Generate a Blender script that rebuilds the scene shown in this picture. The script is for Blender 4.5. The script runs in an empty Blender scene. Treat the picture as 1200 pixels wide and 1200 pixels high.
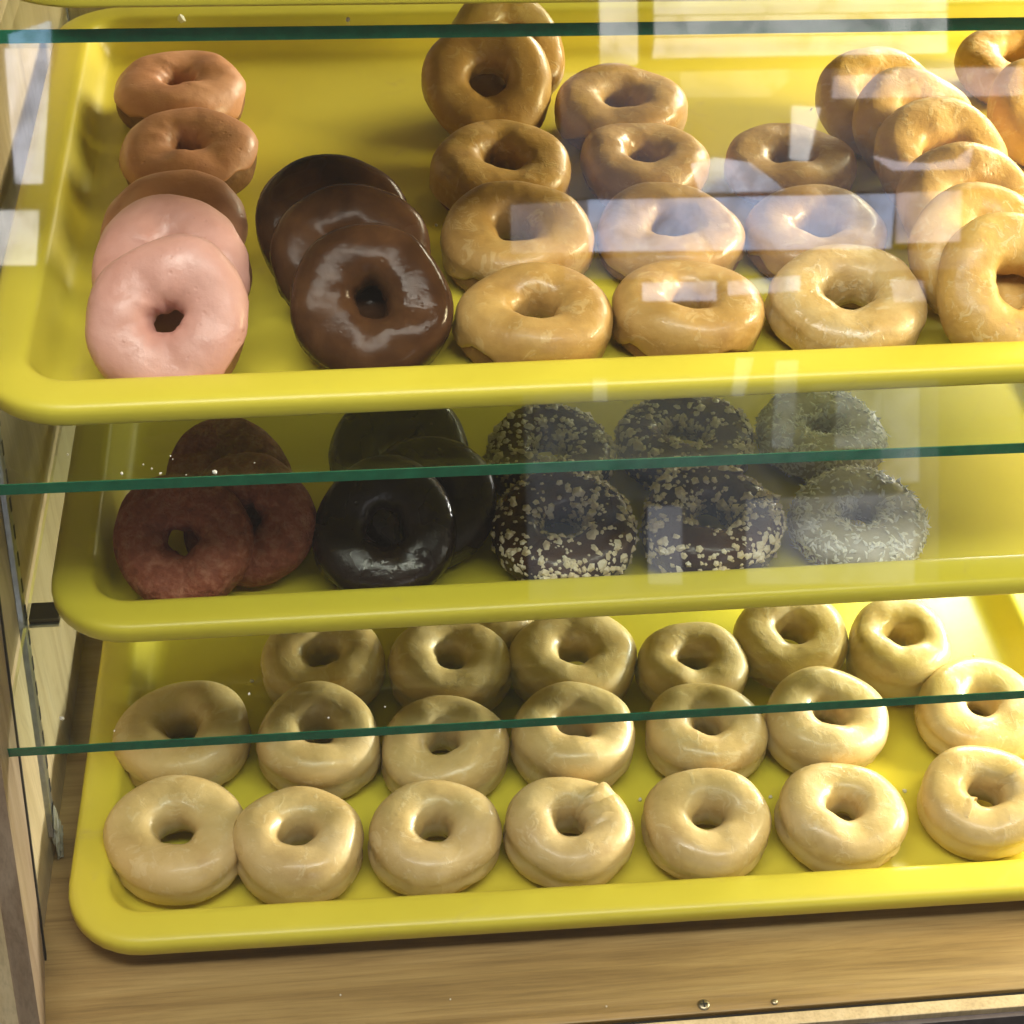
import bpy, math, random
import numpy as np
from mathutils import Vector, Matrix, Euler

S = 0.01                                   # everything below is written in centimetres
scn = bpy.context.scene
C = scn.collection
R = math.radians

# ------------------------------------------------------------------ camera
cam = bpy.data.cameras.new("camera")
cam.sensor_width = 36.0
cam.lens = 1857.35 / 1200 * 36
cam.clip_start, cam.clip_end = 0.01, 50
cam_o = bpy.data.objects.new("camera", cam)
C.objects.link(cam_o)
yaw, pit, roll = 0.1335, 0.7111, 0.0436
fw = Vector((math.sin(yaw)*math.cos(pit), math.cos(yaw)*math.cos(pit), -math.sin(pit)))
rt = Vector((math.cos(yaw), -math.sin(yaw), 0))
up = rt.cross(fw)
r2 = rt*math.cos(roll) + up*math.sin(roll)
u2 = -rt*math.sin(roll) + up*math.cos(roll)
cam_o.matrix_world = Matrix(((r2.x, u2.x, -fw.x, .174051), (r2.y, u2.y, -fw.y, -.533692), (r2.z, u2.z, -fw.z, .799629), (0, 0, 0, 1)))
scn.camera = cam_o

# ------------------------------------------------------------------ light
w = bpy.data.worlds.new("World"); scn.world = w; w.use_nodes = True
w.node_tree.nodes["Background"].inputs[0].default_value = (1.0, 0.90, 0.76, 1)
w.node_tree.nodes["Background"].inputs[1].default_value = 0.115

def area(name, loc, target, sx, sy, power, col, spread=180):
    l = bpy.data.lights.new(name, 'AREA'); l.shape = 'RECTANGLE'
    l.size, l.size_y, l.energy, l.color = sx*S, sy*S, power, col; l.spread = R(spread)
    o = bpy.data.objects.new(name, l); C.objects.link(o)
    o.location = Vector(loc)*S
    o.rotation_euler = (Vector(target)-Vector(loc)).to_track_quat('-Z', 'Y').to_euler()
    return o
area("window_light_behind_right", (205, 190, 115), (50, 25, 30), 110, 90, 108, (1.0, 0.89, 0.66))
area("case_lamp_back_corner", (71.5, 47, 17), (56, 26, 0), 10, 6, 2.0, (1.0, 0.98, 0.92))  # added lamp that makes the bright patch at the bottom tray's back corner
area("window_light_right", (140, 15, 69), (30, 20, 30), 46, 14, 28, (1.0, 0.80, 0.50))  # added fill that brightens the top tray from the right
area("case_lamp_low_right", (105, 32, 13), (30, 14, 5), 44, 7, 1.3, (1.0, 0.96, 0.82), 48)  # added narrow fill confined to the bottom tray
area("ceiling_light_front", (34, -24, 125), (35, 3, 15), 120, 22, 13.5, (1.0, 0.97, 0.87))
vs = scn.view_settings
vs.view_transform = 'Standard'; vs.look = 'None'; vs.exposure = 0.15; vs.gamma = 1.0; vs.use_curve_mapping = False
cy = scn.cycles
cy.use_denoising = True; cy.use_light_tree = False
cy.caustics_reflective = False; cy.caustics_refractive = False
cy.sample_clamp_indirect = 3.0
cy.max_bounces = 6; cy.diffuse_bounces = 3; cy.glossy_bounces = 3
cy.use_adaptive_sampling = True; cy.adaptive_threshold = .035; cy.transparent_max_bounces = 32

# ------------------------------------------------------------------ materials
def mat(name):
    m = bpy.data.materials.new(name); m.use_nodes = True
    nt = m.node_tree
    return m, nt, nt.nodes["Principled BSDF"], nt.nodes["Material Output"]
def N(nt, t, **kw):
    n = nt.nodes.new(t)
    for k, v in kw.items(): setattr(n, k, v)
    return n
def ramp(nt, stops):
    r = N(nt, 'ShaderNodeValToRGB'); e = r.color_ramp.elements
    while len(e) < len(stops): e.new(.5)
    for s, (p, c) in zip(e, stops): s.position = p; s.color = (*c, 1) if len(c) == 3 else c
    return r
def noise(nt, scale, detail=4, rough=.55, vec=None, dist=0.0):
    n = N(nt, 'ShaderNodeTexNoise'); n.inputs['Scale'].default_value = scale
    n.inputs['Detail'].default_value = detail; n.inputs['Roughness'].default_value = rough
    n.inputs['Distortion'].default_value = dist
    if vec: nt.links.new(vec, n.inputs['Vector'])
    return n
def obj_vec(nt, scale=(1, 1, 1), rand=True):
    tc = N(nt, 'ShaderNodeTexCoord'); mp = N(nt, 'ShaderNodeMapping')
    mp.inputs['Scale'].default_value = scale
    nt.links.new(tc.outputs['Object'], mp.inputs['Vector'])
    if rand:
        oi = N(nt, 'ShaderNodeObjectInfo'); mu = N(nt, 'ShaderNodeMath', operation='MULTIPLY')
        mu.inputs[1].default_value = 37.0
        nt.links.new(oi.outputs['Random'], mu.inputs[0]); nt.links.new(mu.outputs[0], mp.inputs['Location'])
    return mp.outputs[0]
def bump(nt, b, src, strength, dist=.001):
    bp = N(nt, 'ShaderNodeBump'); bp.inputs['Strength'].default_value = strength; bp.inputs['Distance'].default_value = dist
    nt.links.new(src, bp.inputs['Height']); nt.links.new(bp.outputs[0], b.inputs['Normal']); return bp

def food(name, c_dark, c_mid, c_light, rough, scale=45, bump_s=.25, bump_scale=160, coat=0.0, spec=.5, rough_var=.14, band=None, flake=None, pores=0.0):
    m, nt, b, _ = mat(name)
    v = obj_vec(nt)
    n1 = noise(nt, scale, 4, .6, v, .3)
    r = ramp(nt, [(.28, c_dark), (.5, c_mid), (.72, c_light)])
    nt.links.new(n1.outputs[0], r.inputs[0])
    col = r.outputs[0]
    n3 = noise(nt, bump_scale*.28, 2, .55, v)
    if band:                                   # paler proof line baked round the side of a raised donut
        tc = N(nt, 'ShaderNodeTexCoord'); sx = N(nt, 'ShaderNodeSeparateXYZ'); nt.links.new(tc.outputs['Object'], sx.inputs[0])
        nb = noise(nt, 55, 3, .5, v); mb = N(nt, 'ShaderNodeMath', operation='MULTIPLY_ADD'); mb.inputs[1].default_value = .010
        nt.links.new(nb.outputs[0], mb.inputs[0]); nt.links.new(sx.outputs[2], mb.inputs[2])
        rb = ramp(nt, [(.0, (0, 0, 0)), (.30, (.0, .0, .0)), (.44, (.8, .8, .8)), (.54, (.8, .8, .8)), (.66, (0, 0, 0))])
        mr = N(nt, 'ShaderNodeMapRange'); mr.inputs['From Min'].default_value = -.016+.005; mr.inputs['From Max'].default_value = .016+.005
        nt.links.new(mb.outputs[0], mr.inputs[0]); nt.links.new(mr.outputs[0], rb.inputs[0])
        mx = N(nt, 'ShaderNodeMixRGB'); mx.inputs[2].default_value = (*band, 1)
        nt.links.new(rb.outputs[0], mx.inputs[0]); nt.links.new(col, mx.inputs[1]); col = mx.outputs[0]
    if flake:                                  # dried, flaking patches of sugar glaze
        nf = noise(nt, 95, 4, .68, v, 1.0); rf = ramp(nt, [(.56, (0, 0, 0)), (.62, (.55, .55, .55)), (.80, (.7, .7, .7))])
        nt.links.new(nf.outputs[0], rf.inputs[0])
        mx = N(nt, 'ShaderNodeMixRGB'); mx.inputs[2].default_value = (*flake, 1)
        nt.links.new(rf.outputs[0], mx.inputs[0]); nt.links.new(col, mx.inputs[1]); col = mx.outputs[0]
    nt.links.new(col, b.inputs['Base Color'])
    n2 = noise(nt, bump_scale, 3, .6, v)
    ad = N(nt, 'ShaderNodeMath', operation='MULTIPLY_ADD'); ad.inputs[1].default_value = 2.4
    nt.links.new(n3.outputs[0], ad.inputs[0]); nt.links.new(n2.outputs[0], ad.inputs[2])
    h = ad.outputs[0]
    if flake:
        a2 = N(nt, 'ShaderNodeMath', operation='MULTIPLY_ADD'); a2.inputs[1].default_value = .35
        nt.links.new(rf.outputs[0], a2.inputs[0]); nt.links.new(h, a2.inputs[2]); h = a2.outputs[0]
    if pores:
        vo = N(nt, 'ShaderNodeTexVoronoi'); vo.inputs['Scale'].default_value = 170; nt.links.new(v, vo.inputs['Vector'])
        rp = ramp(nt, [(.05, (0, 0, 0)), (.22, (1, 1, 1))]); nt.links.new(vo.outputs['Distance'], rp.inputs[0])
        np_ = noise(nt, 60, 2, .5, v); cmp_ = N(nt, 'ShaderNodeMath', operation='GREATER_THAN'); cmp_.inputs[1].default_value = .56
        nt.links.new(np_.outputs[0], cmp_.inputs[0])
        mxp = N(nt, 'ShaderNodeMixRGB'); mxp.inputs[1].default_value = (1, 1, 1, 1)
        nt.links.new(cmp_.outputs[0], mxp.inputs[0]); nt.links.new(rp.outputs[0], mxp.inputs[2])
        a3 = N(nt, 'ShaderNodeMath', operation='MULTIPLY_ADD'); a3.inputs[1].default_value = pores
        nt.links.new(mxp.outputs[0], a3.inputs[0]); nt.links.new(h, a3.inputs[2]); h = a3.outputs[0]
    bump(nt, b, h, bump_s, .0014)
    rr = N(nt, 'ShaderNodeMapRange'); rr.inputs['From Min'].default_value = .35; rr.inputs['From Max'].default_value = .65
    rr.inputs['To Min'].default_value = max(.05, rough-rough_var); rr.inputs['To Max'].default_value = rough+rough_var
    nt.links.new(n3.outputs[0], rr.inputs[0]); nt.links.new(rr.outputs[0], b.inputs['Roughness'])
    b.inputs['Specular IOR Level'].default_value = spec
    b.inputs['Coat Weight'].default_value = coat; b.inputs['Coat Roughness'].default_value = .10
    return m
M = {}
M['glazed'] = food('pale_glaze', (.52, .35, .135), (.62, .45, .195), (.69, .52, .255), .40, 34, .30, 130, coat=.14, band=(.74, .60, .34), flake=(.70, .56, .31))
M['glazed_dough'] = food('pale_dough', (.42, .25, .09), (.56, .38, .16), (.66, .48, .23), .55, 60, .35, 180, band=(.74, .60, .34))
M['maple'] = food('maple_glaze', (.36, .20, .052), (.46, .275, .080), (.55, .355, .12), .42, 40, .34, 150, coat=.12, flake=(.57, .40, .17))
M['maple_light'] = food('light_maple_glaze', (.46, .29, .09), (.57, .39, .15), (.66, .50, .24), .38, 48, .5, 150, coat=.18, flake=(.70, .58, .36))
M['maple_dough'] = food('brown_dough', (.13, .052, .014), (.22, .10, .028), (.32, .165, .05), .65, 60, .5, 200, pores=.5)
M['pink'] = food('pink_icing', (.55, .26, .205), (.64, .335, .275), (.70, .395, .335), .45, 26, .34, 150, coat=.05, pores=.5)
M['pinkwarm'] = food('salmon_icing', (.50, .22, .11), (.59, .28, .145), (.66, .34, .19), .46, 26, .34, 150, coat=.05, pores=.5)
M['pinkwarm_dough'] = M['pink_dough'] = M['maple_light_dough'] = M['maple_dough']
M['pinksugar'] = food('pink_sugar', (.19, .045, .022), (.28, .075, .038), (.44, .18, .11), .7, 160, .9, 420, flake=(.36, .14, .08))  # pink darkened to red-brown, middle tray shade put into the colour
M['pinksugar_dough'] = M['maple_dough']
M['chocolate'] = food('chocolate_glaze', (.036, .015, .006), (.062, .027, .011), (.10, .046, .018), .20, 34, .34, 70, coat=0, spec=.12, rough_var=.09, pores=.3)
M['chocolate_dough'] = food('chocolate_dough', (.03, .010, .004), (.06, .02, .008), (.09, .035, .014), .6, 60, .6, 200, pores=.5)
M['darkchoc'] = food('dark_chocolate_glaze', (.010, .005, .003), (.018, .009, .006), (.03, .016, .010), .28, 40, .7, 110, coat=.15, spec=.4, pores=.4)  # near-black copy of the chocolate with the middle tray's shade in its colour
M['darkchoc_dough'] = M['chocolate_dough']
M['nut'] = food('nut_chocolate', (.035, .014, .006), (.06, .025, .010), (.09, .04, .016), .3, 40, .6, 110, coat=.15, spec=.4)
M['nut_dough'] = M['chocolate_dough']
M['coconut'] = food('white_icing', (.46, .42, .34), (.54, .50, .42), (.62, .58, .5), .6, 60, .4, 200)
M['coconut_dough'] = M['maple_dough']
M['plain'] = food('plain_cake', (.50, .29, .065), (.61, .38, .10), (.69, .47, .16), .50, 42, .36, 200, coat=.08, flake=(.70, .55, .28), pores=.5)
M['plain_dough'] = M['plain']
M['nut_pieces'] = food('chopped_nuts', (.54, .41, .25), (.76, .66, .48), (.88, .82, .70), .5, 130, .4, 300)
M['coconut_pieces'] = food('coconut_flakes', (.80, .78, .74), (.86, .85, .82), (.90, .89, .87), .6, 300, .2, 400)
M['sugar'] = food('sugar_crumb', (.75, .70, .62), (.82, .78, .7), (.88, .85, .8), .4, 300, .2, 400)

def tray_mat():
    m, nt, b, _ = mat('yellow_tray')
    v = obj_vec(nt)
    n1 = noise(nt, 5, 5, .6, v)
    r = ramp(nt, [(.3, (.66, .56, .045)), (.7, (.74, .65, .065))])
    nt.links.new(n1.outputs[0], r.inputs[0])
    n4 = noise(nt, 38, 6, .72, v, .8); r4 = ramp(nt, [(.60, (0, 0, 0)), (.76, (.5, .5, .5))])
    nt.links.new(n4.outputs[0], r4.inputs[0])
    mx = N(nt, 'ShaderNodeMixRGB'); mx.inputs[2].default_value = (.56, .44, .12, 1)
    nt.links.new(r4.outputs[0], mx.inputs[0]); nt.links.new(r.outputs[0], mx.inputs[1]); nt.links.new(mx.outputs[0], b.inputs['Base Color'])
    n2 = noise(nt, 900, 3, .6, v)
    bump(nt, b, n2.outputs[0], .10, .0004)
    rr = N(nt, 'ShaderNodeMapRange'); rr.inputs['To Min'].default_value = .24; rr.inputs['To Max'].default_value = .44
    n3 = noise(nt, 14, 6, .7, v)
    nt.links.new(n3.outputs[0], rr.inputs[0]); nt.links.new(rr.outputs[0], b.inputs['Roughness'])
    return m
M['tray'] = tray_mat()

def wood(name, dark, mid, light, axis, rough=.42):
    m, nt, b, _ = mat(name)
    sc = [28, 28, 28]; sc[axis] = 1.6
    v = obj_vec(nt, tuple(sc), False)
    n1 = noise(nt, 2.2, 8, .65, v, .6)
    r = ramp(nt, [(.3, dark), (.5, mid), (.7, light)])
    nt.links.new(n1.outputs[0], r.inputs[0])
    sc2 = [260, 260, 260]; sc2[axis] = 9
    n2 = noise(nt, 2.0, 4, .6, obj_vec(nt, tuple(sc2), False))
    r2_ = ramp(nt, [(.35, (.78, .78, .78)), (.55, (1, 1, 1))])
    nt.links.new(n2.outputs[0], r2_.inputs[0])
    mx = N(nt, 'ShaderNodeMixRGB', blend_type='MULTIPLY'); mx.inputs[0].default_value = .8
    nt.links.new(r.outputs[0], mx.inputs[1]); nt.links.new(r2_.outputs[0], mx.inputs[2]); nt.links.new(mx.outputs[0], b.inputs['Base Color'])
    bump(nt, b, n2.outputs[0], .12, .0005)
    b.inputs['Roughness'].default_value = rough
    return m
M['wood_base'] = wood('wood_counter', (.23, .14, .05), (.38, .25, .095), (.50, .35, .145), 0)
M['wood_side'] = wood('wood_side_panel', (.40, .31, .175), (.50, .40, .235), (.58, .48, .30), 2)
M['wood_trim'] = wood('wood_trim', (.22, .15, .095), (.30, .22, .15), (.38, .29, .21), 2)

def simple(name, col, rough=.4, metal=0.0, spec=.5):
    m, nt, b, _ = mat(name)
    v = obj_vec(nt); n = noise(nt, 120, 4, .6, v)
    r = ramp(nt, [(.3, tuple(c*.8 for c in col)), (.7, tuple(min(1, c*1.15) for c in col))])
    nt.links.new(n.outputs[0], r.inputs[0]); nt.links.new(r.outputs[0], b.inputs['Base Color'])
    b.inputs['Roughness'].default_value = rough; b.inputs['Metallic'].default_value = metal
    b.inputs['Specular IOR Level'].default_value = spec
    return m
M['black'] = simple('black_rubber', (.012, .010, .008), .6)
M['metal'] = simple('grey_metal', (.40, .41, .40), .32, .9)
M['dark_metal'] = simple('dark_metal', (.07, .055, .04), .4, .6)
M['cabinet'] = simple('cabinet_front', (.10, .085, .085), .4)
M['screw'] = simple('screw_metal', (.35, .30, .20), .35, .9)

def thin_glass(name, tint, gloss=1.0, rough=0.0):
    m, nt, b, out = mat(name); nt.nodes.remove(b)
    lw = N(nt, 'ShaderNodeLayerWeight'); lw.inputs[0].default_value = .5
    pw = N(nt, 'ShaderNodeMath', operation='POWER'); pw.inputs[1].default_value = 5
    ma = N(nt, 'ShaderNodeMath', operation='MULTIPLY_ADD'); ma.inputs[1].default_value = .95; ma.inputs[2].default_value = .045*gloss
    nt.links.new(lw.outputs['Facing'], pw.inputs[0]); nt.links.new(pw.outputs[0], ma.inputs[0])
    t = N(nt, 'ShaderNodeBsdfTransparent'); t.inputs[0].default_value = (*tint, 1)
    g = N(nt, 'ShaderNodeBsdfGlossy'); g.inputs['Roughness'].default_value = rough; g.inputs[0].default_value = (1, 1, 1, 1)
    mx = N(nt, 'ShaderNodeMixShader')
    nt.links.new(ma.outputs[0], mx.inputs[0]); nt.links.new(t.outputs[0], mx.inputs[1]); nt.links.new(g.outputs[0], mx.inputs[2])
    nt.links.new(mx.outputs[0], out.inputs[0])
    return m
M['front_glass'] = thin_glass('clear_front_glass', (.985, .99, .985), 1.0, .02)
M['shelf_glass'] = thin_glass('shelf_glass', (.93, .965, .925))
M['glass_edge'] = simple('green_glass_edge', (.012, .15, .075), .08, 0, .6)
M['wrap'] = simple('clear_wrap', (.42, .42, .36), .12)
def emit(name, col, s):
    m, nt, b, out = mat(name); nt.nodes.remove(b)
    e = N(nt, 'ShaderNodeEmission'); e.inputs[1].default_value = s
    n = noise(nt, 7, 5, .6, obj_vec(nt), .8); r = ramp(nt, [(.34, tuple(c*.45 for c in col)), (.5, tuple(c*.9 for c in col)), (.72, tuple(c*1.1 for c in col))])
    nt.links.new(n.outputs[0], r.inputs[0]); nt.links.new(r.outputs[0], e.inputs[0])
    nt.links.new(e.outputs[0], out.inputs[0]); m.cycles.emission_sampling = 'NONE'; return m

# ------------------------------------------------------------------ mesh helpers
def tag(o, label, cat, group=None, kind=None):
    o["label"] = label
    if cat: o["category"] = cat
    if group: o["group"] = group
    if kind: o["kind"] = kind
    return o
def mesh_obj(name, verts, faces, m, parent=None, smooth=False, scale=S):
    me = bpy.data.meshes.new(name)
    me.from_pydata([(v[0]*scale, v[1]*scale, v[2]*scale) for v in verts], [], faces)
    me.update()
    if smooth: me.polygons.foreach_set("use_smooth", [True]*len(me.polygons))
    if m: me.materials.append(m)
    o = bpy.data.objects.new(name, me); C.objects.link(o)
    if parent: o.parent = parent
    return o
def empty(name, loc=(0, 0, 0), rot=(0, 0, 0)):
    o = bpy.data.objects.new(name, None); C.objects.link(o)
    o.empty_display_size = .02
    o.location = Vector(loc)*S; o.rotation_euler = rot
    return o
def bevel(o, wd, seg=2):
    b = o.modifiers.new("bevel", 'BEVEL'); b.width = wd*S; b.segments = seg; b.limit_method = 'ANGLE'
    return o
def box(name, lo, hi, m, parent=None, bev=0):
    x0, y0, z0 = lo; x1, y1, z1 = hi
    v = [(x0, y0, z0), (x1, y0, z0), (x1, y1, z0), (x0, y1, z0), (x0, y0, z1), (x1, y0, z1), (x1, y1, z1), (x0, y1, z1)]
    f = [(3, 2, 1, 0), (4, 5, 6, 7), (0, 1, 5, 4), (1, 2, 6, 5), (2, 3, 7, 6), (3, 0, 4, 7)]
    o = mesh_obj(name, v, f, m, parent)
    if bev: bevel(o, bev)
    return o
def prism(name, poly, ax, lo, hi, m, parent=None, bev=0):
    """poly in the two other axes, extruded along axis ax"""
    def P(a, b, t): return {0: (t, a, b), 1: (a, t, b), 2: (a, b, t)}[ax]
    n = len(poly)
    v = [P(a, b, lo) for a, b in poly] + [P(a, b, hi) for a, b in poly]
    f = [tuple(range(n)), tuple(range(2*n-1, n-1, -1))] + [(i, i+n, (i+1) % n+n, (i+1) % n) for i in range(n)]
    o = mesh_obj(name, v, f, m, parent)
    bm_fix(o)
    if bev: bevel(o, bev)
    return o
def bm_fix(o):
    import bmesh
    b = bmesh.new(); b.from_mesh(o.data); bmesh.ops.recalc_face_normals(b, faces=b.faces); b.to_mesh(o.data); b.free()

# ------------------------------------------------------------------ display case (setting)
ZA, ZB, ZC = 32.24, 15.94, 50.3
K = .31; Y0 = -5.6                                    # slanted front: y = Y0 + K z
base = box("counter_base", (-1.6, -5.45, -6), (92, 60, 0), M['wood_base'], bev=.08); base["kind"] = "structure"
rail = box("front_rail", (-6, -6.6, -3), (92, -5.82, .05), M['wood_side'], bev=.06); rail["kind"] = "structure"
gr = box("groove_floor", (-1.6, -5.815, -3), (92, -5.46, -.35), M['black']); gr["kind"] = "structure"
cab = box("cabinet_front", (-8, -6.9, -40), (92, -6.5, -.45), M['cabinet'], bev=.05); cab["kind"] = "structure"
def fy(z): return Y0 + .15 + K*z
side = prism("wall_left", [(fy(0), 0), (60, 0), (60, 78), (fy(78), 78)], 0, -4.4, -1.55, M['wood_side']); side["kind"] = "structure"
bd = box("back_door", (-1.5, 60.3, -.5), (92, 61.5, 33.5), M['wood_side'], bev=.1); bd["kind"] = "structure"  # unseen panel added to keep back light off the two lower trays
# wedge-shaped stile on the wall behind the front glass
zt_ = 78
def sy(z): return 1.1 + .371*z
v = [(-1.56, sy(0), 0.01), (-1.25, sy(0), .01), (-.45, fy(0)+.05, .01), (-1.56, fy(0)+.05, .01),
     (-1.56, sy(zt_), zt_), (-1.25, sy(zt_), zt_), (-.45, fy(zt_)+.05, zt_), (-1.56, fy(zt_)+.05, zt_)]
st = mesh_obj("front_stile", v, [(0, 1, 2, 3), (7, 6, 5, 4), (0, 4, 5, 1), (1, 5, 6, 2), (2, 6, 7, 3), (3, 7, 4, 0)], M['wood_trim'])
bm_fix(st); st["kind"] = "structure"
v = [(-1.552, sy(0)+.22, .0), (-1.15, sy(0)+.22, .0), (-1.15, sy(0), .0), (-1.552, sy(0), .0),
     (-1.552, sy(zt_)+.22, zt_), (-1.15, sy(zt_)+.22, zt_), (-1.15, sy(zt_), zt_), (-1.552, sy(zt_), zt_)]
sl = mesh_obj("seal", v, [(0, 1, 2, 3), (7, 6, 5, 4), (0, 4, 5, 1), (1, 5, 6, 2), (2, 6, 7, 3), (3, 7, 4, 0)], M['black'], st); bm_fix(sl)  # black strip standing in for the shadowed gap along the stile
# two screws in the base
for (x, y, r, kind, lab) in [(36.17, -4.95, .36, 1, "brass coloured cross-head screw by the groove in the wooden base"),
                             (40.26, -5.12, .20, 0, "tiny pale screw head right of the larger brass screw")]:
    t = empty("screw", (x, y, 0)); tag(t, lab, "screw", "screws in the base")
    vv, ff = [], []
    n = 20
    for (rr, z) in [(r, 0.0), (r*.96, .06), (r*.7, .11), (r*.3, .13)]:
        vv += [(rr*math.cos(2*math.pi*i/n), rr*math.sin(2*math.pi*i/n), z) for i in range(n)]
    for k in range(3):
        ff += [(k*n+i, k*n+(i+1) % n, (k+1)*n+(i+1) % n, (k+1)*n+i) for i in range(n)]
    ff.append(tuple(range(3*n, 4*n)))
    mesh_obj("head", vv, ff, M['screw'], t, True)
    if kind:
        box("slot", (-r*.6, -.05, .09), (r*.6, .05, .137), M['black'], t)
        box("slot", (-.05, -r*.6, .088), (.05, r*.6, .1365), M['black'], t)

# slotted support strip on the side wall, leaning like the front
def py(z): return 8.35 + .30*z
strip = empty("shelf_support_strip", (0, 0, 0))
tag(strip, "grey slotted metal shelf strip leaning along the wooden side wall", "shelf strip")
z0, z1 = 1.9, 76
wd = .55
v = []
for z in (z0, z1):
    v += [(-1.553, py(z)-wd, z), (-1.553, py(z)+wd, z), (-1.22, py(z)+wd*.8, z), (-1.22, py(z)-wd*.8, z)]
body = mesh_obj("strip_body", v, [(3, 2, 1, 0), (4, 5, 6, 7), (0, 1, 5, 4), (1, 2, 6, 5), (2, 3, 7, 6), (3, 0, 4, 7)], M['metal'], strip)
bm_fix(body); bevel(body, .05)
z = 3.2
slot0 = None
while z < 46:
    if slot0 is None:
        slot0 = box("slot", (-.03, -.14, -.42), (.03, .14, .42), M['black'], strip); s_ = slot0
        slot0.rotation_euler = (-math.atan(.30), 0, 0)
    else:
        s_ = slot0.copy(); C.objects.link(s_); s_.parent = strip
    s_.location = Vector((-1.225, py(z)+.28, z))*S
    z += 1.6
# crumpled clear wrap at the strip's foot
rng = np.random.default_rng(5)
vv, ff = [], []
nu, nv = 14, 10
for j in range(nv+1):
    tt = j/nv; z = .25 + 3.4*tt
    rr = .62*math.sin(math.pi*min(1, .12+tt*.95))**.5 + .05
    for i in range(nu):
        a = 2*math.pi*i/nu
        k = 1 + .22*rng.normal()
        vv.append((-1.1 + .38*rr*math.cos(a)*k, py(z) + rr*math.sin(a)*k*.85, z))
for j in range(nv):
    ff += [(j*nu+i, j*nu+(i+1) % nu, (j+1)*nu+(i+1) % nu, (j+1)*nu+i) for i in range(nu)]
ff += [tuple(range(nu-1, -1, -1)), tuple(range(nv*nu, (nv+1)*nu))]
wr = mesh_obj("plastic_wrap", vv, ff, M['wrap'])
tag(wr, "crumpled clear plastic wrapped round the foot of the shelf strip", "wrap")
# bracket under the lower glass shelf
br = empty("shelf_bracket", (0, 0, 0)); tag(br, "dark metal bracket under the lower glass shelf at the side wall", "bracket")
box("arm", (-1.2, 13.5, 14.85), (.5, 14.9, 15.3), M['dark_metal'], br, .05)
box("lip", (-1.2, 13.3, 14.8), (.5, 13.49, 15.0), M['metal'], br, .04)

# ------------------------------------------------------------------ glass shelves and front glass
def shelf(z, yf, yb, lab):
    t = empty("glass_shelf", (0, yf, z-.6)); tag(t, lab, "glass shelf", "glass shelves of the case")
    box("pane", (-1.2, .061, 0), (90, yb-yf, .6), M['shelf_glass'], t)
    e = box("front_edge", (-1.2, 0, 0), (90, .06, .6), M['glass_edge'], t)
    return t
shelf(ZC, 13.9, 62, "clear glass shelf at the very top with dark green front edge")
shelf(ZA, 5.0, 58, "clear glass shelf under the top full donut tray, green edge dusted with crumbs")
shelf(ZB, 3.24, 58, "clear glass shelf under the middle donut tray, thin dark green edge")
t = .5
zt2 = 78
fg = prism("front_glass", [(Y0-.08, -.45), (Y0-.08+t, -.45), (Y0+K*zt2-.08+t, zt2), (Y0+K*zt2-.08, zt2)], 0, -1.4, 92, M['front_glass'])
tag(fg, "clear slanted front glass of the donut case reflecting the shop behind", "glass panel")

# ------------------------------------------------------------------ trays
TD = 45.7
def round_rect(inset, TW, r0=4.6, seg=9):
    r = max(r0-inset, 1.6)
    x0, y0, x1, y1 = inset, inset, TW-inset, TD-inset
    pts = []
    for (cx, cyy, a0) in [(x1-r, y0+r, -90), (x1-r, y1-r, 0), (x0+r, y1-r, 90), (x0+r, y0+r, 180)]:
        for i in range(seg+1):
            a = R(a0 + 90*i/seg); pts.append((cx+r*math.cos(a), cyy+r*math.sin(a)))
    return pts
PROF = [(6.2, .35), (4.3, .35), (3.8, .40), (3.45, .55), (3.15, .85), (2.9, 1.3), (2.65, 1.8), (2.42, 2.25), (2.3, 2.43), (2.1, 2.54), (1.8, 2.58),
        (.7, 2.55), (.38, 2.50), (.14, 2.38), (.03, 2.2), (0, 2.0), (0, 1.55), (.06, 1.42), (.2, 1.36), (.4, 1.42), (.55, 1.6), (.8, 1.95), (1.6, 2.10), (2.1, 1.75),
        (2.6, .9), (3.1, .25), (3.7, .03), (4.4, 0.0), (6.2, 0.0)]
def make_tray(loc, yw, lab, TW=66.0):
    verts, faces = [], []
    n = 0
    for (i, z) in PROF:
        pts = round_rect(i, TW); n = len(pts); verts += [(x, y, z) for x, y in pts]
    for k in range(len(PROF)-1):
        faces += [(k*n+i, (k+1)*n+i, (k+1)*n+(i+1) % n, k*n+(i+1) % n) for i in range(n)]
    faces.append(tuple(range(n)))
    faces.append(tuple(range(len(PROF)*n-1, (len(PROF)-1)*n-1, -1)))
    o = mesh_obj("tray", verts, faces, M['tray'], None, True)
    bm_fix(o)
    o.location = Vector(loc)*S; o.rotation_euler = (0, 0, yw)
    tag(o, lab, "tray", "yellow trays in the donut case")
    return o
make_tray((0, 0, 0.03), -.0101, "yellow plastic tray of pale glazed donuts on the wooden base")
make_tray((.52, 9.08, ZB+.03), .0057, "yellow plastic tray in the shadowed middle, holding nut, coconut and dark donuts", 68)
make_tray((-.14, 7.32, ZA+.03), .0129, "yellow plastic tray of pink, chocolate and maple donuts on the top visible shelf", 87)  # right end stretched out of view to shade the tray below
make_tray((2.4, 12.7, ZC+.03), .0, "yellow plastic tray on the uppermost shelf, only its rim showing along the top edge", 66)

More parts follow.
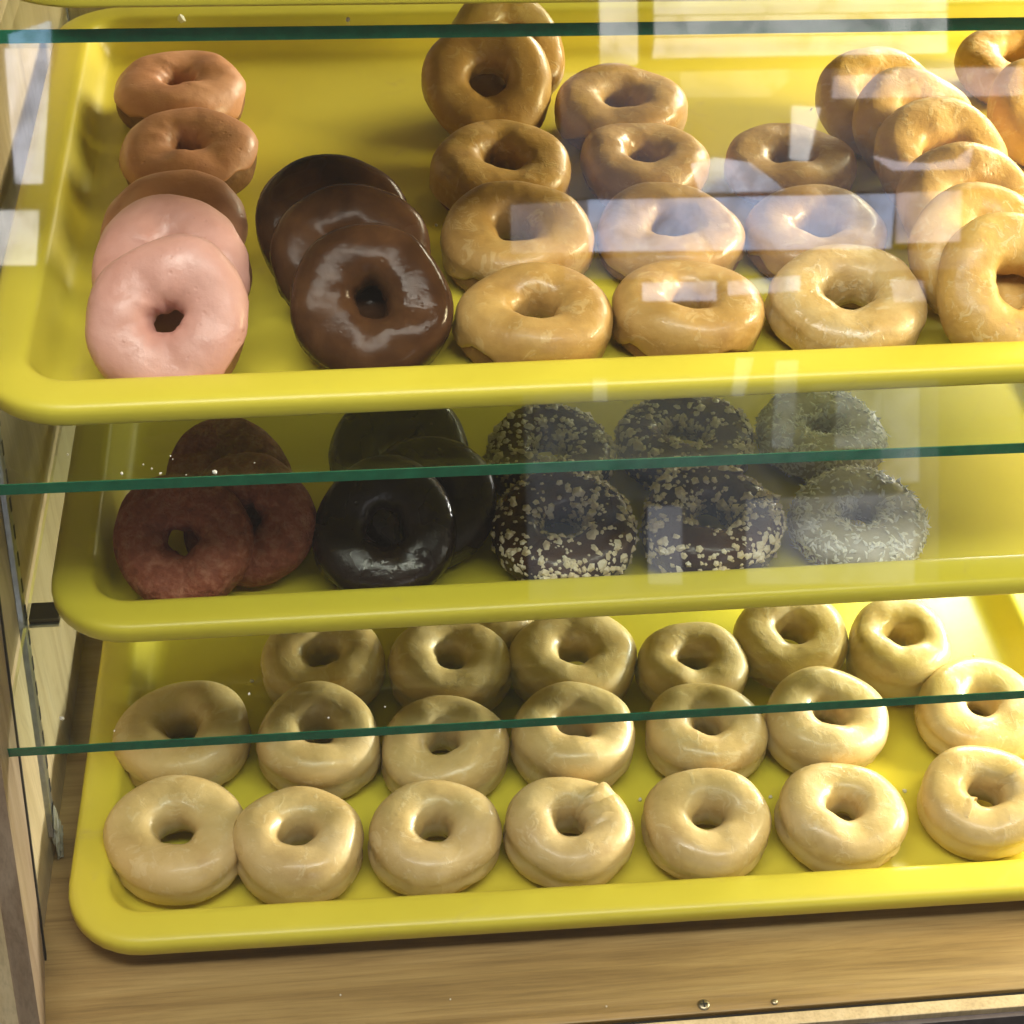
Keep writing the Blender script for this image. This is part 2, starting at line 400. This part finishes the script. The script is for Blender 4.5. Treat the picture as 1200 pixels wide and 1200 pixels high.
# ------------------------------------------------------------------ donuts
def donut_surface(Ro, b, rh, kind, seed, asp):
    rg = np.random.default_rng(seed)
    ph = rg.uniform(0, 2*np.pi, 40)
    a1, a2, a3 = rg.normal(0, 1, 3)
    cake = kind in ('plain', 'pink', 'pinkwarm', 'pinksugar')
    def f(u, v, off=0.0):
        out_v = 1 + .024*np.sin(2*u+ph[0]) + .017*np.sin(3*u+ph[1]) + .008*np.sin(5*u+ph[2]) - .012
        rhv = rh*(1 + .07*np.sin(2*u+ph[3]) + .03*np.sin(3*u+ph[4]) + .02*np.sin(5*u+ph[33]))
        hz = 1 + .10*np.sin(u+ph[5]) + .06*np.sin(2*u+ph[6]) + .03*np.sin(4*u+ph[7])
        Rou = Ro*out_v
        rc = (Rou+rhv)/2; a = (Rou-rhv)/2
        c, s = np.cos(v), np.sin(v)
        e = np.where(c < 0, .64, .86 if cake else .78)      # steeper wall round the hole
        ce = np.sign(c)*np.abs(c)**e; se = np.sign(s)*np.abs(s)**(.86 if cake else .80)
        bb = np.where(s > 0, b*hz, b)
        # slightly fuller towards the outside, funnel towards the hole
        lump = .035*np.sin(2*u+2*v+ph[8]) + .032*np.sin(3*u-v+ph[9]) + .022*np.sin(5*u+3*v+ph[10]) + .008*np.sin(9*u-3*v+ph[11]) + .006*np.sin(13*u+6*v+ph[12])
        lump = lump*(1.7 if cake else (.75 if kind == 'glazed' else 1.3))
        waist = 0
        if not cake:
            wv = -.02 + .12*np.sin(u+ph[13]) + .06*np.sin(3*u+ph[14])
            waist = (-.30 if kind == 'glazed' else -.18)*np.exp(-((v-wv)/.14)**2) * (.65+.35*np.sin(2*u+ph[15]))
        o2 = off + lump + waist
        rho = rc + a*ce + o2*c
        z = bb*se + o2*s
        z = np.maximum(z, -b*.985)
        return rho*np.cos(u), rho*np.sin(u)*asp, z
    return f, rg, ph
def grid_obj(name, X, Y, Z, wrap_v, m, parent):
    nu, nv = X.shape
    verts = np.stack([X.ravel(), Y.ravel(), Z.ravel()], 1)
    i = np.arange(nu)[:, None]; jmax = nv if wrap_v else nv-1
    j = np.arange(jmax)[None, :]
    i2 = (i+1) % nu; j2 = (j+1) % nv
    q = np.stack([(i*nv+j), (i2*nv+j), (i2*nv+j2), (i*nv+j2)], -1).reshape(-1, 4)
    return mesh_obj(name, verts.tolist(), q.tolist(), m, parent, True)
def bits(name, f, rg, n, kind, m, parent):
    """loose chopped pieces stuck on the icing, joined: too many and small to pick apart"""
    V, F = [], []
    cl = rg.uniform(0, 2*np.pi, 9)
    for _ in range(n):
        u = rg.uniform(0, 2*np.pi) if rg.random() < .6 else cl[rg.integers(9)]+rg.normal()*.22
        v = rg.uniform(-.75, math.pi+.5)
        if rg.random() < .3: v = rg.uniform(-.3, 1.3)
        p0 = np.array(f(np.array(u), np.array(v), .05)); p1 = np.array(f(np.array(u), np.array(v), .3))
        nrm = p1-p0; nrm /= np.linalg.norm(nrm)+1e-9
        t1 = np.cross(nrm, rg.normal(size=3)); t1 /= np.linalg.norm(t1)+1e-9; t2 = np.cross(nrm, t1)
        if kind == 'nut':
            g = min(.42 + rg.gamma(2.0, .24), 1.6)
            l, wd_, h = .24*g*rg.uniform(.8, 1.3), .19*g*rg.uniform(.7, 1.2), .17*g*rg.uniform(.6, 1.3)
            dz = rg.uniform(-.10, .06)*g
            t1 = t1 + nrm*rg.uniform(-.35, .35)
            pts = [(l, .2*wd_, dz), (.25*l, wd_, .1*h+dz), (-l*.8, .5*wd_, dz), (-.6*l, -.8*wd_, dz), (.6*l, -wd_, .1*h+dz), (rg.uniform(-.3, .4)*l, rg.uniform(-.3, .3)*wd_, h+dz), (.0, 0, -.14)]
        else:
            l, wd_, h = rg.uniform(.14, .42), rg.uniform(.06, .14), .05
            t1 = t1 + nrm*rg.uniform(-.15, .9)
            bw = rg.uniform(-.08, .08)
            pts = [(l, bw, .0), (.2*l, wd_, .02), (-l*.8, .6*wd_+bw, 0), (-.9*l, -.6*wd_+bw, 0), (.2*l, -wd_, .02), (0, 0, .07), (0, 0, -.04)]
        k = len(V)
        for (a, b_, c_) in pts: V.append(tuple(p0 + t1*a + t2*b_ + nrm*(c_+.02)))
        for q in range(5): F.append((k+q, k+(q+1) % 5, k+5)); F.append((k+(q+1) % 5, k+q, k+6))
    o = mesh_obj(name, V, F, m, parent); o["kind"] = "stuff"
    return o
NU, NV = 60, 30
def donut(i, tr, kind, x, y, z, Ro, tilt, az, b, lab, group, spec):
    t = empty("donut", (x, y, z))
    spin = random.Random(i*7+1).uniform(0, 6.28) if not spec.get('nospin') else 0.0
    t.rotation_mode = 'QUATERNION'
    q = Euler((0, 0, R(az))).to_quaternion() @ Euler((R(tilt), 0, 0)).to_quaternion()
    t.rotation_quaternion = q
    tag(t, lab, "donut", group)
    rh = Ro*spec.get('hole', {'glazed': .245, 'maple': .29, 'maple_light': .31, 'pink': .19, 'pinkwarm': .19, 'chocolate': .22, 'darkchoc': .26, 'plain': .27, 'pinksugar': .22, 'nut': .30, 'coconut': .26}[kind])
    f, rg, ph = donut_surface(Ro, b, rh, kind, 100+i, spec.get('asp', 1.0))
    u = np.linspace(0, 2*np.pi, NU, endpoint=False)[:, None]; v = np.linspace(-np.pi, np.pi, NV, endpoint=False)[None, :]
    U, Vv = np.broadcast_arrays(u, v)
    X, Y, Z = f(U, Vv)
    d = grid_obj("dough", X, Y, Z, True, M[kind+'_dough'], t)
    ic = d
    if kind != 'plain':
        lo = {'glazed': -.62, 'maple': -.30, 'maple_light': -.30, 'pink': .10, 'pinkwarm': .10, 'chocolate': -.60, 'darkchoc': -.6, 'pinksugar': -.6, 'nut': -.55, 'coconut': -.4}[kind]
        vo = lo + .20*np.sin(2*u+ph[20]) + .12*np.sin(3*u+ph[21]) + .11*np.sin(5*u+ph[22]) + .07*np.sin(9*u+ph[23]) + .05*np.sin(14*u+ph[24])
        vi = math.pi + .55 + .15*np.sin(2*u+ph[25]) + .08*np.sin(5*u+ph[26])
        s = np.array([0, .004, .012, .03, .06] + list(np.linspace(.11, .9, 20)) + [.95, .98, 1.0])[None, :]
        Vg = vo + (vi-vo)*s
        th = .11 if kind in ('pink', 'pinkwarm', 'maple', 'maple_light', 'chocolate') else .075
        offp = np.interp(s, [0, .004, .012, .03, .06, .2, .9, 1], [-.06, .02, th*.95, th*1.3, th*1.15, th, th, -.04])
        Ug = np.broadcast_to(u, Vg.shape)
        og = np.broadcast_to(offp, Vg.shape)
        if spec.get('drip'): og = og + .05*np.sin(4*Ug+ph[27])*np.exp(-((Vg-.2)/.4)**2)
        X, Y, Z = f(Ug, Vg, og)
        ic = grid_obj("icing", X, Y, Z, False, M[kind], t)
    if kind == 'nut': bits("nut_pieces", f, rg, 760, 'nut', M['nut_pieces'], ic)
    if kind == 'coconut': bits("coconut_flakes", f, rg, 1150, 'coco', M['coconut_pieces'], ic)
    for (u0, u1, va, vb, hgt) in spec.get('flaps', []):
        # torn, lifted edge of glaze: a thin curled ridge across the ring
        n = 16; Vt, Ft = [], []
        for k in range(n+1):
            q_ = k/n; uu = u0+(u1-u0)*q_ + .05*math.sin(9*q_); v_ = va+(vb-va)*q_
            hh = hgt*math.sin(math.pi*min(1, .08+q_*.9))**.7
            pa = np.array(f(np.array(uu-.32), np.array(v_), .05)); pb = np.array(f(np.array(uu), np.array(v_), .07+hh)); pc = np.array(f(np.array(uu+.03), np.array(v_), .06+hh*.75)); pd = np.array(f(np.array(uu+.02), np.array(v_), .0))
            Vt += [tuple(pa), tuple((pa+pb)/2+np.array([0, 0, -.02])), tuple(pb), tuple(pc), tuple(pd)]
        for k in range(n):
            for c_ in range(4): Ft.append((k*5+c_, k*5+c_+1, (k+1)*5+c_+1, (k+1)*5+c_))
        mesh_obj("glaze_flap", Vt, Ft, M[kind], ic, True)
    return t
DONUTS = [
    (1, 'pinkwarm', 7.89, 40.36, 34.23, 4.17, 4, 0, 1.45, 'pink iced donut at the back of its column, nearest its far rim', {'asp': 0.95}),
    (1, 'pinkwarm', 8.87, 32.02, 34.31, 3.98, 6, 0, 1.45, 'pink iced donut lying flat, second from the back of the top tray column', {'asp': 0.95}),
    (1, 'pinkwarm', 8.62, 22.56, 35.0, 3.77, 26, -10, 1.35, 'pink iced donut leaning in the top tray, middle of the five in its column', {}),
    (1, 'pink', 8.76, 17.81, 35.51, 4.02, 36, -8, 1.35, 'pink iced donut mostly hidden behind the frontmost pink one in the top tray', {}),
    (1, 'pink', 8.95, 12.73, 35.81, 4.06, 44, -10, 1.3, 'large pale pink iced donut at the front left of the top tray', {}),
    (1, 'chocolate', 17.22, 21.19, 35.57, 4.25, 34, 10, 1.35, 'chocolate glazed donut at the rear of the leaning stack in the top tray', {}),
    (1, 'chocolate', 18.0, 18.28, 35.59, 4.15, 36, 10, 1.35, 'chocolate glazed donut sandwiched in the middle of the top tray stack', {}),
    (1, 'chocolate', 18.86, 14.0, 35.62, 4.08, 38, 5, 1.35, 'shiny chocolate glazed donut at the front of the leaning stack in the top tray', {}),
    (1, 'maple', 28.61, 43.07, 35.61, 3.92, 40, 20, 1.4, 'maple glazed donut half hidden behind the upright one at the top tray back', {}),
    (1, 'maple', 27.06, 38.4, 35.53, 4.05, 36, -6, 1.35, 'maple glazed donut propped upright with its wide hole facing out, under the glass edge', {}),
    (1, 'maple', 27.05, 29.45, 34.32, 4.08, 5, -10, 1.5, 'maple glazed donut lying just in front of the upright maple one', {'asp': 0.95}),
    (1, 'maple', 26.96, 21.13, 34.62, 4.05, 10, -5, 1.6, 'maple glazed donut beside the front chocolate one, second from the front rim', {'asp': 0.95}),
    (1, 'maple', 27.19, 13.74, 34.35, 3.95, 6, 0, 1.5, 'maple glazed donut at the front rim, right beside the chocolate stack', {'asp': 0.95}),
    (1, 'maple', 35.3, 36.98, 34.23, 4.12, 4, 0, 1.45, 'maple glazed donut lying at the back of the second maple column from the chocolates', {'asp': 0.95}),
    (1, 'maple', 35.63, 29.95, 34.17, 3.91, 4, 5, 1.4, 'maple glazed donut second from the back in the second maple column', {'asp': 0.95}),
    (1, 'maple', 35.62, 21.7, 34.23, 4.1, 4, 5, 1.45, 'maple glazed donut third from the back in the second maple column', {'asp': 0.95}),
    (1, 'maple', 35.26, 14.27, 34.22, 3.88, 3, 0, 1.5, 'maple glazed donut at the front rim, middle of the three lying there', {'asp': 0.95}),
    (1, 'maple', 44.54, 30.07, 33.89, 4.01, 2, 10, 1.2, 'flat golden glazed donut at the back of the third maple column', {'asp': 0.95}),
    (1, 'maple', 43.99, 21.44, 34.13, 4.01, 3, 5, 1.4, 'golden glazed donut in the middle of the third maple column', {'asp': 0.95}),
    (1, 'maple_light', 43.82, 14.42, 34.28, 4.2, 5, 0, 1.45, 'pale golden glazed donut at the front rim with an uneven glaze skirt', {'drip': 1, 'asp': 0.95}),
    (1, 'plain', 51.62, 36.46, 34.98, 4.05, 22, -5, 1.4, 'plain cake donut at the far left back of the leaning stack on the right', {}),
    (1, 'plain', 52.61, 31.94, 35.4, 3.96, 34, 5, 1.35, 'plain cake donut second from the back of the leaning stack on the right', {}),
    (1, 'plain', 52.82, 27.57, 35.44, 4.17, 32, 8, 1.35, 'plain cake donut third from the back of the leaning stack on the right', {}),
    (1, 'plain', 52.55, 21.77, 35.49, 4.12, 34, 8, 1.35, 'plain cake donut fourth from the back of the leaning stack on the right', {}),
    (1, 'plain', 51.72, 16.77, 35.6, 4.17, 36, 8, 1.35, 'plain cake donut just behind the frontmost of the leaning stack on the right', {}),
    (1, 'plain', 52.11, 13.42, 35.69, 4.19, 38, 5, 1.35, 'plain cake donut at the front of the leaning stack, cut off by the right edge', {}),
    (1, 'plain', 63.04, 42.5, 34.26, 4.01, 6, 0, 1.4, 'plain cake donut at the back right of the top tray, lying flat', {}),
    (1, 'plain', 62.1, 34.02, 35.3, 4.01, 30, -10, 1.4, 'plain cake donut leaning at the right edge behind the plain stack', {}),
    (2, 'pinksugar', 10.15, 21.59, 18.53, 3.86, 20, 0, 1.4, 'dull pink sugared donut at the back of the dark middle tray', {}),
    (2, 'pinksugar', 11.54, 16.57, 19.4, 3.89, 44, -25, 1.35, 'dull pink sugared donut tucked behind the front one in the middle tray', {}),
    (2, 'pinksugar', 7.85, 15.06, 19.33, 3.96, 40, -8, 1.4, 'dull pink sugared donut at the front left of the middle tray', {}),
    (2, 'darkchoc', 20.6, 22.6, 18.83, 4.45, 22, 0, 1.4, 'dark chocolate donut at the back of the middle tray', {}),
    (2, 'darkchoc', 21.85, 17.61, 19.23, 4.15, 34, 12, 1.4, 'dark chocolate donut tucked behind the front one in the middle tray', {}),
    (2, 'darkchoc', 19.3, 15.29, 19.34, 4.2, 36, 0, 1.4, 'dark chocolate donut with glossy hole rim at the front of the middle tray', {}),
    (2, 'nut', 29.89, 23.09, 17.96, 4.0, 6, 0, 1.4, 'nut covered chocolate donut behind the front nut one, next to the dark chocolates', {'asp': 0.95}),
    (2, 'nut', 29.76, 15.77, 18.14, 4.31, 8, 0, 1.45, 'nut covered chocolate donut at the front, next to the dark chocolate one', {'asp': 0.95}),
    (2, 'nut', 38.6, 23.8, 17.99, 4.28, 6, 0, 1.4, 'nut covered chocolate donut behind the glass edge, right of its nutty neighbour', {'asp': 0.95}),
    (2, 'nut', 38.63, 15.69, 18.27, 4.24, 10, -5, 1.5, 'nut covered chocolate donut at the front beside the coconut one', {'asp': 0.95}),
    (2, 'coconut', 47.67, 24.36, 17.79, 4.12, 4, 0, 1.3, 'shredded coconut donut at the back, crossed by the glass edge', {'asp': 0.95}),
    (2, 'coconut', 47.6, 15.52, 17.97, 4.04, 6, 0, 1.4, 'shredded coconut donut at the front right of the middle tray', {'asp': 0.95}),
    (3, 'glazed', 6.19, 7.4, 2.34, 4.41, 8, -18, 1.6, 'pale glazed donut in the front left corner of the bottom tray', {'asp': 0.9}),
    (3, 'glazed', 13.41, 6.19, 2.42, 4.02, 2, 0, 2.0, 'pale glazed donut second from left in the front row of the bottom tray', {'asp': 0.9}),
    (3, 'glazed', 21.56, 6.22, 2.26, 4.04, 2, 0, 1.83, 'pale glazed donut third from left in the front row of the bottom tray', {'asp': 0.9}),
    (3, 'glazed', 29.72, 5.91, 2.31, 3.93, 2, 0, 1.89, 'pale glazed donut with a torn raised flap of glaze beside its hole', {'flaps': [(1.05, 0.7, 2.9, 0.75, 0.58), (-0.3, -0.05, 2.7, 1.5, 0.2)], 'nospin': 1, 'asp': 0.9}),
    (3, 'glazed', 38.23, 5.94, 2.15, 4.05, 2, 0, 1.72, 'pale glazed donut third from right in the front row of the bottom tray', {'asp': 0.9}),
    (3, 'glazed', 46.73, 5.85, 2.23, 4.08, 4, 8, 1.72, 'pale glazed donut second from right in the front row, beside the bare tray gap', {'asp': 0.9}),
    (3, 'glazed', 55.83, 6.19, 2.43, 3.99, 8, -25, 1.77, 'pale glazed donut with cracked glaze at its hole, front right of the bottom tray', {'flaps': [(-2.2, -1.9, 2.9, 1.4, 0.25), (0.9, 0.75, 2.7, 1.2, 0.32)], 'nospin': 1, 'asp': 0.9}),
    (3, 'glazed', 6.13, 15.41, 2.21, 4.31, 2, 0, 1.77, 'pale glazed donut at the left end of the middle row of the bottom tray', {'asp': 0.95}),
    (3, 'glazed', 14.74, 14.15, 2.49, 3.97, 4, 5, 2.0, 'pale glazed donut second from left in the middle row of the bottom tray', {'asp': 0.95}),
    (3, 'glazed', 22.6, 12.96, 2.26, 4.08, 2, 0, 1.83, 'pale glazed donut third from left in the middle row of the bottom tray', {'asp': 0.95}),
    (3, 'glazed', 30.97, 13.17, 2.51, 4.0, 3, 0, 2.06, 'tall pale glazed donut in the centre of the middle row of the bottom tray', {'asp': 0.95}),
    (3, 'glazed', 39.59, 13.09, 2.27, 3.9, 4, 12, 1.77, 'pale glazed donut third from right in the middle row of the bottom tray', {'asp': 0.95}),
    (3, 'glazed', 47.62, 13.31, 2.49, 4.08, 8, 15, 1.83, 'pale glazed donut second from right in the middle row, shiny along its right side', {'asp': 0.95}),
    (3, 'glazed', 58.2, 13.71, 2.16, 4.19, 2, 0, 1.72, 'pale glazed donut at the right end of the middle row, crossed by the glass edge', {'asp': 0.95}),
    (3, 'glazed', 15.1, 21.27, 2.16, 4.22, 2, 0, 1.72, 'pale glazed donut at the left end of the back row of the bottom tray', {'asp': 0.95}),
    (3, 'glazed', 23.6, 20.28, 2.2, 4.11, 2, 0, 1.77, 'pale glazed donut second from left in the back row of the bottom tray', {'asp': 0.95}),
    (3, 'glazed', 31.91, 20.05, 2.3, 4.33, 4, 10, 1.77, 'pale glazed donut third from left in the back row of the bottom tray', {'asp': 0.95}),
    (3, 'glazed', 39.93, 19.11, 2.08, 3.76, 2, 0, 1.66, 'small pale glazed donut third from right in the back row of the bottom tray', {'asp': 0.95}),
    (3, 'glazed', 47.23, 21.16, 2.18, 4.05, 4, 0, 1.66, 'pale glazed donut second from right in the back row, just under the middle tray rim', {'asp': 0.95}),
    (3, 'glazed', 54.29, 19.5, 2.51, 3.46, 4, -10, 2.06, 'narrow pale glazed donut at the right end of the back row', {'asp': 1.12, 'flaps': [(3.3, 3.25, 2.9, 2.2, 0.08)]}),
    (3, 'glazed', 25.85, 24.81, 2.09, 3.86, 2, 0, 1.66, 'pale glazed donut nearly hidden under the middle tray behind the back row', {'asp': 0.95}),
]
GROUPS = {'pink': 'pink donuts in the top tray', 'pinkwarm': 'pink donuts in the top tray', 'chocolate': 'chocolate donuts in the top tray', 'darkchoc': 'dark chocolate donuts in the middle tray', 'maple': 'maple donuts in the top tray', 'maple_light': 'maple donuts in the top tray',
          'plain': 'plain donuts in the top tray', 'pinksugar': 'pink sugared donuts in the middle tray', 'nut': 'nut covered donuts', 'coconut': 'coconut donuts', 'glazed': 'pale glazed donuts in the bottom tray'}
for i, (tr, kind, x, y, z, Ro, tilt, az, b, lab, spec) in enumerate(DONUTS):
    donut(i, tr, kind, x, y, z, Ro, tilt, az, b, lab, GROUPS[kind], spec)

# ------------------------------------------------------------------ sugar crumbs
def crumb(x, y, z, r, lab, grp, sd):
    rg = np.random.default_rng(sd)
    ph = (1+5**.5)/2
    v = np.array([(-1, ph, 0), (1, ph, 0), (-1, -ph, 0), (1, -ph, 0), (0, -1, ph), (0, 1, ph), (0, -1, -ph), (0, 1, -ph), (ph, 0, -1), (ph, 0, 1), (-ph, 0, -1), (-ph, 0, 1)])/1.9
    v = v*(1+.22*rg.normal(size=(12, 1)))*r
    f = [(0, 11, 5), (0, 5, 1), (0, 1, 7), (0, 7, 10), (0, 10, 11), (1, 5, 9), (5, 11, 4), (11, 10, 2), (10, 7, 6), (7, 1, 8), (3, 9, 4), (3, 4, 2), (3, 2, 6), (3, 6, 8), (3, 8, 9), (4, 9, 5), (2, 4, 11), (6, 2, 10), (8, 6, 7), (9, 8, 1)]
    o = mesh_obj("sugar_crumb", v.tolist(), f, M['sugar']); o.location = Vector((x, y, z+r*.8))*S
    tag(o, lab, "crumb", grp)
A_ = [(6.82, 5.44, .11), (7.75, 6.07, .05), (8.17, 5.73, .07), (8.59, 5.32, .09), (8.99, 6.64, .05), (12.94, 5.87, .05), (4.16, 7.05, .06), (9.79, 5.18, .05), (9.1, 6.4, .04)]
for k, (x, y, r) in enumerate(A_): crumb(x, y, ZA, r*.75, "tiny white sugar crumb on the glass below the pink donuts", "crumbs on the upper glass shelf", k)
crumb(11.13, 5.2, ZA, .14, "largest white sugar crumb on the glass below the pink donuts", None, 40)
for k, (x, y, r) in enumerate([(11.48, 6.17, .07), (4.48, 4.07, .05), (15.72, 4.12, .07), (18.75, 4.69, .05)]):
    crumb(x, y, ZB, r, "tiny white sugar crumb on the lower glass shelf above the glazed donuts", "crumbs on the lower glass shelf", 60+k)
crumb(1.69, 5.13, ZB, .13, "white sugar crumb on the lower glass shelf beside the side wall", None, 70)
crumb(18.22, 14.4, ZC, .11, "white sugar crumb on the uppermost glass shelf", None, 71)
crumb(7.5, 50.0, ZA+2.6, .3, "pale glaze flake stuck on the far rim of the top donut tray", None, 75)

rgc = np.random.default_rng(9)
for k, (x, y) in enumerate([(52.1, 9.0), (51.2, 15.5), (60.6, 20.5), (10.2, 21.8), (59.5, 9.6), (18.4, 9.9), (34.9, 9.6), (43.3, 9.2)]):
    crumb(x, y, .37, float(rgc.uniform(.07, .15)), "small pale glaze flake fallen on the yellow floor of the bottom tray", "glaze flakes in the bottom tray", 90+k)
for k, (x, y) in enumerate([(24.5, 44), (31.0, 40.5), (48.6, 40), (40.0, 34), (13.3, 26), (23.0, 26.5)]):
    crumb(x, y, ZA+.37, float(rgc.uniform(.06, .12)), "small glaze flake fallen on the yellow floor of the top tray", "glaze flakes in the top tray", 110+k)
for k, (x, y) in enumerate([(15.6, -2.6), (21.8, -3.4), (30.6, -4.6)]):
    crumb(x, y, 0, .06, "tiny crumb on the bare wooden base in front of the bottom tray", "crumbs on the wooden base", 130+k)

# ------------------------------------------------------------------ what the front glass mirrors: bright window openings of the shop front behind the viewer, plus added haze panels
YW = -260.0
def opening(name, quads, col, s, lab, cat, thick=2.0):
    t = empty(name, (quads[0][0][0], YW, quads[0][0][1])); tag(t, lab, cat, "bright shop-front openings mirrored in the glass")
    m = emit(name+"_light", col, s*1.55)
    ox, oz = quads[0][0]
    for q in quads:
        n = len(q)
        v = [(x-ox, 0, z-oz) for x, z in q] + [(x-ox, -thick, z-oz) for x, z in q]
        f = [tuple(range(n)), tuple(range(2*n-1, n-1, -1))] + [(i, i+n, (i+1) % n+n, (i+1) % n) for i in range(n)]
        o = mesh_obj("pane", v, f, m, t); bm_fix(o)
    return t
opening("shop_window", [[(74.6, 130), (82.4, 130), (81.9, 93.3), (74.1, 93.4)], [(85.9, 98.5), (149.6, 98.5), (149.6, 94.8), (85.4, 94.6)], [(85.9, 103), (149.6, 103), (149.6, 99.2), (85.9, 99.2)], [(85.9, 130), (149.6, 130), (149.6, 103.6), (85.9, 103.6)]],
        (1.0, .97, .95), 2.6, "tall bright shop window with blinds, mirrored at the upper right of the case glass", "window")
opening("shop_window", [[(70.6, 65.1), (138.0, 64.9), (137.0, 53.2), (70.6, 54.3)]], (.64, .74, 1.0), 3.0, "wide low bright window mirrored across the middle of the top tray", "window")
opening("shop_window", [[(54.1, 64.4), (70.4, 65.1), (70.4, 54.3), (53.8, 54.4)]], (.86, .87, 1.0), .8, "dim window end mirrored left of the wide low window", "window")
opening("shop_window", [[(138.9, 65.1), (153.0, 65.3), (152.6, 54.3), (138.6, 54.3)]], (1.0, .88, .92), 2.2, "pinkish square window mirrored over the plain donut stack", "window")
opening("paper_notice", [[(115.7, 84.0), (121.5, 83.5), (118.7, 72.3), (115.0, 72.9)]], (1, .98, .95), 3.4, "small tilted backlit notice mirrored above the golden donut", "notice")  # paper given its own glow so its reflection shows bright
opening("shop_window", [[(93.3, 72.3), (98.1, 73.4), (105.9, 72.2), (110.6, 68.6), (113.4, 66.2), (95.0, 66.2)]], (.74, .83, 1.0), 3.6, "rounded bright opening mirrored over the third maple column", "window")
opening("shop_window", [[(124.9, 90.1), (137.8, 90.3), (137.4, 85.6), (124.5, 85.6)], [(138.2, 91.3), (166.8, 91.3), (166.9, 85.5), (138.1, 85.6)]], (1.0, .9, .93), 2.0, "narrow pink-white transom window mirrored over the back of the plain donuts", "window")
opening("shop_window", [[(91.4, 91.3), (114.6, 91.7), (114.6, 89.2), (110.8, 86.1), (91.3, 86.4)]], (1.0, .97, .9), 1.0, "faint transom pane mirrored above the golden donut", "window")
opening("shop_window", [[(82.1, 47.3), (98.0, 47.2), (98.0, 43.1), (82.1, 43.4)], [(101.0, 47.1), (116.6, 47.9), (116.5, 44.6), (101.0, 44.1)]], (.72, .80, 1.0), 2.8, "low strip of window mirrored across the front maple donuts", "window")
opening("shop_window", [[(137.6, 46.4), (144.1, 46.0), (144.9, 41.5), (138.3, 41.4)]], (.9, .9, 1.0), 1.6, "small square opening mirrored right of the pale golden donut", "window")
opening("shop_window", [[(133.5, 73.0), (138.1, 71.8), (145.7, 71.2), (152.4, 72.0), (155.5, 74.4), (154.6, 70.0), (138.1, 70.0)]], (.95, .9, 1.0), 2.4, "crescent of bright opening mirrored over the plain donut stack", "window")
opening("shop_window", [[(-47.5, 100.9), (-39.2, 103.5), (-39.5, 98.5), (-47.6, 98.6)]], (.45, .68, 1.0), 2.6, "blue opening mirrored at the upper left corner of the case", "window")
opening("shop_window", [[(-48.5, 98.2), (-39.5, 98.1), (-43.0, 71.2), (-48.1, 71.3)]], (.9, .9, 1.0), 3.4, "narrow tall bright opening mirrored between tray and side wall", "window")
opening("shop_window", [[(-52.9, 65.9), (-44.0, 65.7), (-45.4, 54.6), (-54.3, 54.9)]], (1, .97, .95), 3.2, "bright square opening mirrored on the left rim of the top tray", "window")
opening("shop_window", [[(104.4, -0.8), (142.6, -1.1), (142.0, -21.2), (104.2, -19.4)], [(82.3, -1.3), (89.5, -1.6), (89.2, -18.7), (82.0, -18.3)]], (.9, .92, 1.0), .85, "dull low panes mirrored over the coconut donuts", "window")
opening("shop_window", [[(111.4, 29.6), (116.0, 29.5), (114.6, 10.5), (110.4, 10.6)], [(125.1, 22.3), (134.9, 22.5), (134.5, 9.7), (124.6, 10.1)], [(135.9, 22.4), (143.3, 22.5), (143.2, 1.7), (135.0, 2.1)], [(70.8, 27.0), (73.6, 26.9), (73.5, 22.1), (70.7, 22.2)], [(102.7, 30.5), (106.1, 30.4), (103.7, 22.1), (101.4, 22.2)]],
        (.9, .95, 1.0), 1.0, "slim dull panes mirrored over the rim and glass edge in the middle", "window")
opening("shop_door", [[(66, 92.5), (170, 92.5), (170, 66), (66, 66)], [(66, 53), (160, 53), (160, 48.5), (66, 48.5)]], (.95, .93, 1.0), .38, "frosted shop door panes mirrored as a milky haze over the upper right donuts", "door", 1.0)  # dim glowing panel added so the glass shows a haze
bpy.data.objects["shop_door"].location.y = -2.66
opening("shop_door", [[(56, 24), (150, 24), (150, -22), (56, -22)]], (.88, .93, 1.0), .30, "lower frosted door pane mirrored as a dull veil over the middle tray", "door", 1.0).location.y = -2.66  # second added panel, veils the middle tray by reflection
